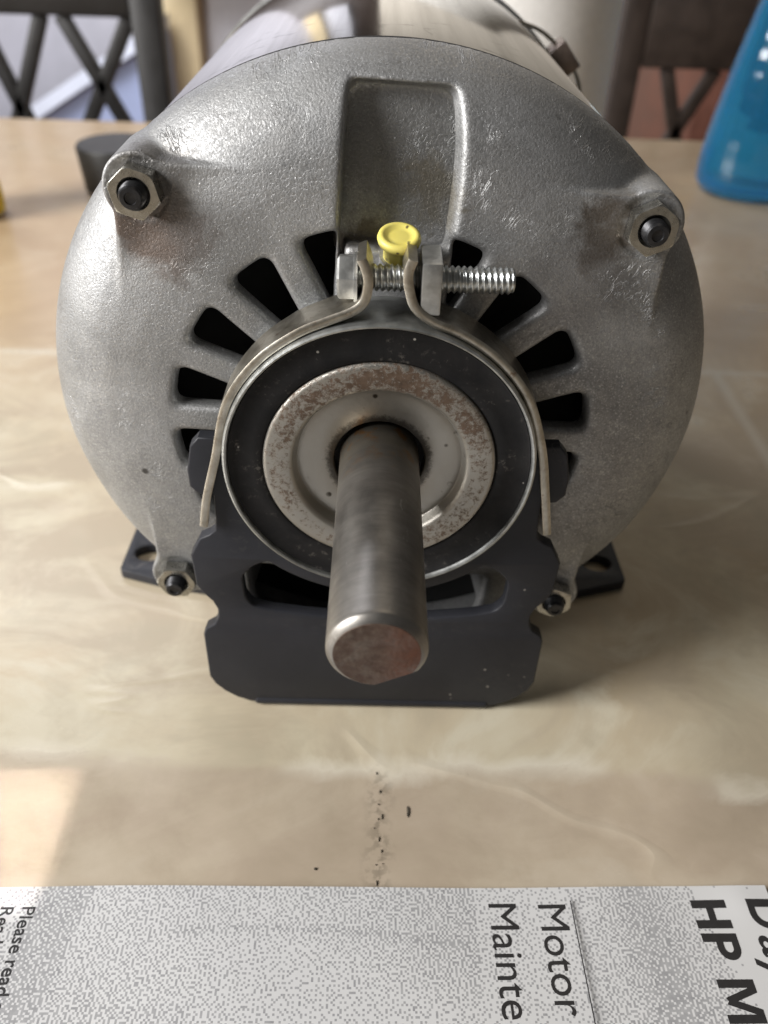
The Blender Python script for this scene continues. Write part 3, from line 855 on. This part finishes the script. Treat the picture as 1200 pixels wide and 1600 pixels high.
# ------------------------------------------------------------------ the booklet
def build_booklet():
    root = empty('instruction_booklet', (0.0845, -0.0436, 0)); root.rotation_euler = (0, 0, R_(1.05))
    tag(root, 'printed grey dotted instruction booklet lying in front of the motor', 'booklet')
    # local frame: x from -216 to 0 mm, y from -140 to 0 mm
    LXm, LYm, cell = 216.0, 140.0, 0.43
    nx, ny = int(LXm/cell), int(LYm/cell)
    T = 1.3
    gx = (np.arange(nx)+.5)*cell - LXm; gy = (np.arange(ny)+.5)*cell - LYm
    GX, GY = np.meshgrid(gx, gy, indexing='ij')
    rs = np.random.RandomState(5)
    D = 0.37 + 0.07*np.sin(GX*0.09+1) + 0.06*np.sin(GY*0.14+GX*0.05)
    wx = GX + 84.5                           # position across the picture in mm
    t = -GY
    # grey diagonal band at the left, right edge runs from -56 at the top to -66
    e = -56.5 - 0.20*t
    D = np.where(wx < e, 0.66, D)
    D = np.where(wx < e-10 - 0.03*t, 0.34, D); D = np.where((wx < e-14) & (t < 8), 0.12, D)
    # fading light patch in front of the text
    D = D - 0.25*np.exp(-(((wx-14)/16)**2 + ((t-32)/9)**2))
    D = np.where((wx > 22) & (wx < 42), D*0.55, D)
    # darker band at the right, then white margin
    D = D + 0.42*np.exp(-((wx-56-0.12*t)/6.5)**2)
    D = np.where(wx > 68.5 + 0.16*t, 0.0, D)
    D = D + 0.22*np.exp(-((t - 9 - 0.0022*(wx+20)**2)/0.8)**2)*(wx > -40)*(wx < 20)
    D = np.clip(D, 0, 0.9)
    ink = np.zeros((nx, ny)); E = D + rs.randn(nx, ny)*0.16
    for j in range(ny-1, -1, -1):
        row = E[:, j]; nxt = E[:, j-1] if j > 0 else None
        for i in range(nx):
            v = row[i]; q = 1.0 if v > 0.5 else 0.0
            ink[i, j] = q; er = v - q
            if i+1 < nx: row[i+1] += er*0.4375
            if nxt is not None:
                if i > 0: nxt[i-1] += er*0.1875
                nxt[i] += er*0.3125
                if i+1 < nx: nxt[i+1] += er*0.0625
    def top(x, y):
        return T + 0.30*np.sin(x*0.045+0.5) + 0.10*np.sin(x*0.13+y*0.1) + 0.35*np.exp(-((x+6)/5)**2-((y+4)/4)**2)
    vx = np.arange(nx+1)*cell - LXm; vy = np.arange(ny+1)*cell - LYm
    VX, VY = np.meshgrid(vx, vy, indexing='ij')
    VZ = top(VX, VY)
    VY = VY + 0.18*np.sin(VX*0.05+2)*np.exp(VY/20)
    V = np.stack([VX, VY, VZ], -1).reshape(-1, 3)*MM
    I = np.arange((nx+1)*(ny+1)).reshape(nx+1, ny+1)
    Q = np.stack([I[:-1, :-1], I[1:, :-1], I[1:, 1:], I[:-1, 1:]], -1).reshape(-1, 4)
    me = np_mesh('cover', V, Q)
    at = me.attributes.new('ink', 'FLOAT', 'FACE')
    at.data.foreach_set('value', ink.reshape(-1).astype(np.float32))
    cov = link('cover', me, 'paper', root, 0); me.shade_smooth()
    # pages under the cover
    pb = box('pages', (-LXm*MM, -LYm*MM, 0.0001), (0, -0.0004, 0.00062), 0.0002)
    link('pages', pb, 'paper_edge', root, 30)
    # lettering: reads towards the viewer, letters stand towards +x
    def text(s, x, y, size, bold=0.0, ang=0.0, name='lettering', spacing=1.0, sx=1.0):
        cu = bpy.data.curves.new(name, 'FONT'); cu.body = s; cu.size = size; cu.offset = bold; cu.space_character = spacing
        cu.resolution_u = 4
        o = bpy.data.objects.new(name, cu); COL.objects.link(o)
        dg = bpy.context.evaluated_depsgraph_get(); dg.update()
        me = bpy.data.meshes.new_from_object(o.evaluated_get(dg)); bpy.data.objects.remove(o)
        ca, sa = math.cos(R_(-90+ang)), math.sin(R_(-90+ang))
        for v in me.vertices:
            px, py = v.co.x*sx, v.co.y
            X = x + px*ca - py*sa; Y = y + px*sa + py*ca
            v.co = (X*MM, Y*MM, (float(top(np.float64(X), np.float64(Y)))+0.04)*MM)
        me.materials.clear()
        link(name, me, 'ink', cov, 0)
    return root, text, top
booklet, text, _ = build_booklet()
# positions in the booklet frame (mm from its upper right corner)
text('Motor', -49.4, -3.4, 8.4, 0.0, 0.6)
text('Mainte', -59.7, -3.2, 8.4, 0.0, 0.6)
def block(name, polys, x, y, sc):
    # bold capitals drawn as flat polygons: (along, up) in cap heights
    bm = bmesh.new()
    for q, pl in enumerate(polys):
        vv = [bm.verts.new(((x + p[1]*sc)*MM, (y - p[0]*sc)*MM, (_(x + p[1]*sc, y - p[0]*sc) + 0.04 + 0.004*q)*MM)) for p in pl]
        bm.faces.new(vv)
    bmesh.ops.triangulate(bm, faces=bm.faces)
    link(name, from_bm(name, bm), 'ink', bpy.data.objects['cover'], 0)
def bowl(cx, cy, ro, ri, a0, a1, stretch=1.0, n=18):
    o = [(cx + ro*stretch*math.cos(R_(a)), cy + ro*math.sin(R_(a))) for a in np.linspace(a0, a1, n)]
    i = [(cx + ri*stretch*math.cos(R_(a)), cy + ri*math.sin(R_(a))) for a in np.linspace(a1, a0, n)]
    return o + i
cH = [[(0, 0), (.24, 0), (.24, 1), (0, 1)], [(.58, 0), (.82, 0), (.82, 1), (.58, 1)], [(.2, .4), (.62, .4), (.62, .61), (.2, .61)]]
cP = [[(0, 0), (.24, 0), (.24, 1), (0, 1)], [(.2, .8), (.40, .8), (.40, 1), (.2, 1)], [(.2, .36), (.40, .36), (.40, .56), (.2, .56)], bowl(.40, .68, .32, .12, -90, 90, 1.05)]
cM = [[(0, 0), (.22, 0), (.22, 1), (0, 1)], [(.88, 0), (1.10, 0), (1.10, 1), (.88, 1)], [(.14, 1), (.34, 1), (.62, .22), (.47, .10)], [(.96, 1), (.76, 1), (.48, .22), (.63, .10)]]
cD = [[(0, 0), (.24, 0), (.24, 1), (0, 1)], [(.2, .8), (.40, .8), (.40, 1), (.2, 1)], [(.2, 0), (.40, 0), (.40, .2), (.2, .2)], bowl(.38, .5, .5, .30, -90, 90, .95)]
block('lettering', cH, -17.2, -3.2, 7.2)
block('lettering', cP, -17.1, -10.1, 7.2)
block('lettering', cM, -16.9, -19.0, 7.2)
block('lettering', cD, -5.6, -3.1, 7.2)
text('ay', -5.6, -10.4, 9.6, 0.10, 0.6, sx=1.1)
text('Please read and', -154.9, -4.2, 3.8, 0.05, 0.6)
text('Read ca', -159.2, -4.2, 3.8, 0.05, 0.6)
link('rule_line', bar('rule_line', (-0.0425, -0.0034, 0.00150), (-0.0422, -0.045, 0.00150), 0.0002, 0.0002, up=(0, 0, 1)), 'ink', bpy.data.objects['cover'], 0)

# ------------------------------------------------------------------ crumbs on the table
def crumb(name, x, y, lx, ly, seed, label):
    rd = random.Random(seed); bm = bmesh.new(); bmesh.ops.create_icosphere(bm, subdivisions=2, radius=1)
    for v in bm.verts:
        k = 0.7 + rd.random()*0.5; v.co = Vector((x + v.co.x*lx*k, y + v.co.y*ly*k, 0.14 + v.co.z*0.13*k))*MM
    o = link(name, from_bm(name, bm), 'crumb', None, 60); tag(o, label, 'crumb', 'crumbs on the table'); return o
crumb('crumb', 8.7, -26.8, 0.35, 1.7, 1, 'dark sliver of swarf lying right of the crumb line')
crumb('crumb', -11.5, -41.0, 0.35, 0.35, 2, 'single tiny speck left of the crumb line by the booklet')
rd = random.Random(9)
specks = []
for i in range(11):
    y = -17.5 - 25.0*(i/10)**0.8 + rd.uniform(-.7, .7)
    specks.append((2.1 + 0.5*math.sin(y*0.45) + rd.gauss(0, .55), y + rd.uniform(-1, 1), rd.uniform(.08, .24), rd.uniform(.10, .75)))
for i, (x, y, lx, ly) in enumerate(specks):
    crumb('crumb', x, y, lx, ly, 20+i, 'small dark crumb in the line between motor and booklet')

# ------------------------------------------------------------------ things behind, on the table
def revolve(name, prof, cx, cy, n=64, sx=1, sy=1):
    V = []; F = []
    for r, z in prof:
        for i in range(n):
            a = 2*math.pi*i/n; V.append(((cx + r*sx*math.cos(a))*MM, (cy + r*sy*math.sin(a))*MM, z*MM))
    for j in range(len(prof)-1):
        for i in range(n): F.append((j*n+i, j*n+(i+1) % n, (j+1)*n+(i+1) % n, (j+1)*n+i))
    F.append(tuple(range(n))); F.append(tuple(range((len(prof)-1)*n, len(prof)*n)))
    bm = bmesh.new(); vv = [bm.verts.new(p) for p in V]
    for f in F: bm.faces.new([vv[i] for i in f])
    return from_bm(name, bm)
roll = empty('paper_towel_roll', (0, 0, 0)); tag(roll, 'white paper towel roll standing behind the motor', 'paper towel')
link('towel', revolve('towel', [(20, 0.5), (64, 0.5), (66, 2), (66, 277), (64, 279), (20, 279)], 80, 470, 96), 'towel', roll, 40)
link('core', revolve('core', [(19.8, 0.3), (19.8, 280)], 80, 470, 40), 'cardboard', roll, 40)

bot = empty('soap_bottle'); tag(bot, 'blue liquid bottle at the right edge behind the motor', 'bottle')
bprof = [(30, 0.4), (40, 1.5), (44, 8), (44.5, 18)]
for z in np.arange(24, 118, 3.0):
    bprof.append((44.5 - 15.5*((z-18)/104)**1.3 + 0.10*math.sin(z*0.55), float(z)))
link('body', revolve('body', bprof, 258, 452, 64, 1.0, 0.75), 'bottle', bot, 60)
link('shoulder', revolve('shoulder', [(bprof[-1][0]-0.2, 117.2), (27, 124), (23, 134), (15, 142)], 258, 452, 64, 1.0, 0.75), 'bottle_clear', bot, 60)
link('neck_cap', revolve('neck_cap', [(15, 141), (16, 142), (16, 165), (13, 170), (8, 188), (7, 190)], 258, 452, 40), 'bottle_cap', bot, 40)

lid = empty('black_lid'); tag(lid, 'black round plastic lid on the table behind the motor', 'lid')
link('rim', revolve('rim', [(21, 0.4), (23.5, 1), (25.5, 26), (24.5, 27.5), (22, 27.2)], -166, 420, 64), 'black_plastic', lid, 40)
link('top_disc', revolve('top_disc', [(22, 26.8), (21.5, 26.0), (3, 25.9)], -166, 420, 64), 'black_plastic', lid, 40)

yb = empty('yellow_bottle'); tag(yb, 'yellow bottle cut off by the left edge of the picture', 'bottle')
link('body', revolve('body', [(18, 0.4), (21, 2), (21.5, 10), (20, 42), (16, 52), (9, 55)], -243, 362, 48), 'yellow_bottle', yb, 40)
link('cap', revolve('cap', [(9, 54.5), (9.5, 55), (9.5, 66), (8, 68)], -243, 362, 32), 'black_plastic', yb, 40)

# ------------------------------------------------------------------ chairs and room behind the table
def chair(name, x0, x1, y, z_top, z_mid, z_low, xs_cross, mat, label):
    """back of a cross-backed dining chair that faces the table; x in mm"""
    r = empty(name, ((x0+x1)/2*MM, y*MM, -0.74)); tag(r, label, 'chair', None)
    zf = 0.74; cx = (x0+x1)/2*MM
    def P(x, z, dy=0): return (x*MM - cx, dy*MM, z*MM + zf)
    for x in (x0+13, x1-13):
        link('back_post', bar('back_post', P(x, -740), P(x, z_top), 0.027, 0.026, 0.004), mat, r, 30)
    link('top_rail', bar('top_rail', P(x0+26, (z_top+z_mid)/2), P(x1-26, (z_top+z_mid)/2), 0.024, (z_top-z_mid)*MM, 0.003, up=(0, 0, 1)), mat, r, 30)
    link('lower_rail', bar('lower_rail', P(x0+26, z_low), P(x1-26, z_low), 0.022, 0.026, 0.003, up=(0, 0, 1)), mat, r, 30)
    for a, b in xs_cross:
        link('cross_bar', bar('cross_bar', P(a, z_mid), P(b, z_low+13), 0.013, 0.012, 0.002), mat, r, 30)
    link('seat', box('seat', P(x0, -300, -380), P(x1, -262, -12), 0.012), mat, r, 30)
    for x in (x0+20, x1-20):
        link('leg', bar('leg', P(x, -740, -355), P(x, -300, -355), 0.03, 0.03, 0.004), mat, r, 30)
    return r
ch1 = chair('dining_chair', -560, -203, 745, 95, 53, -72, [(-295, -240), (-233, -297), (-313, -364), (-374, -338), (-470, -420), (-410, -470)], 'chair_black', 'black cross-backed chair behind the table at the left')
ch2 = chair('dining_chair', 226, 600, 790, 98, 19, -80, [(281, 312), (330, 290), (440, 500), (500, 440)], 'chair_brown', 'dark brown chair behind the table beside the blue bottle')

def struct(name, me, mat, label): return tag(link(name, me, mat, None, 30), label, kind='structure')
struct('floor', box('floor', (-3.0, -0.8, -0.80), (3.0, 3.4, -0.74)), 'floor_brown', 'brown floor of the room')
struct('wall_back', box('wall_back', (-3.0, 2.6, -0.74), (-0.62, 2.7, 1.9)), 'wall_lilac', 'pale lilac wall far behind')
struct('door_frame', box('door_frame', (-0.62, 2.48, -0.74), (-0.505, 2.7, 1.9), 0.006), 'wall_cream', 'cream door casing')
struct('door', box('door', (-0.505, 2.56, -0.74), (-0.30, 2.62, 1.9), 0.004), 'door_white', 'white door')
struct('doorway', box('doorway', (-0.30, 2.62, -0.74), (-0.055, 2.68, 1.9), 0.004), 'chair_brown', 'dark doorway beside the white door')
struct('wall_right', box('wall_right', (-0.055, 2.5, -0.74), (3.0, 2.7, 1.9), 0.004), 'wall_cream_pale', 'pale cream wall behind the paper towel roll')
struct('reflected_dark_panel', box('reflected_dark_panel', (-0.60, 2.30, 0.03), (-0.07, 2.47, 1.1), 0.006), 'chair_brown', 'unseen dark panel added for its reflection in the shell')  # out of view; added so the motor shell reflects a dark band
struct('cabinet', box('cabinet', (0.70, 1.9, -0.74), (2.2, 2.45, 0.06), 0.006), 'red_wood', 'dark red wooden cabinet')
def staircase():
    P = [(-1.6, -0.74), (-1.6, -0.79+0.0), (-0.57, -0.18), (-0.57, -0.74)]
    def prism(name, pts, y0, y1):
        bm = bmesh.new(); a = [bm.verts.new((x, y0, z)) for x, z in pts]; b = [bm.verts.new((x, y1, z)) for x, z in pts]
        bm.faces.new(a); bm.faces.new(b); n = len(pts)
        for i in range(n): bm.faces.new((a[i], a[(i+1) % n], b[(i+1) % n], b[i]))
        return from_bm(name, bm)
    o = link('stair_side', prism('stair_side', [(-1.50, -0.739), (-0.575, -0.20), (-0.575, -0.739)], 2.30, 2.45), 'stair_blue', None, 30)
    tag(o, 'blue-grey side of the stairs behind the chair', kind='structure')
    k = link('stair_trim', prism('stair_trim', [(-1.50, -0.738), (-1.50, -0.70), (-0.575, -0.163), (-0.575, -0.199)], 2.27, 2.455), 'stair_white', o, 30)
staircase()
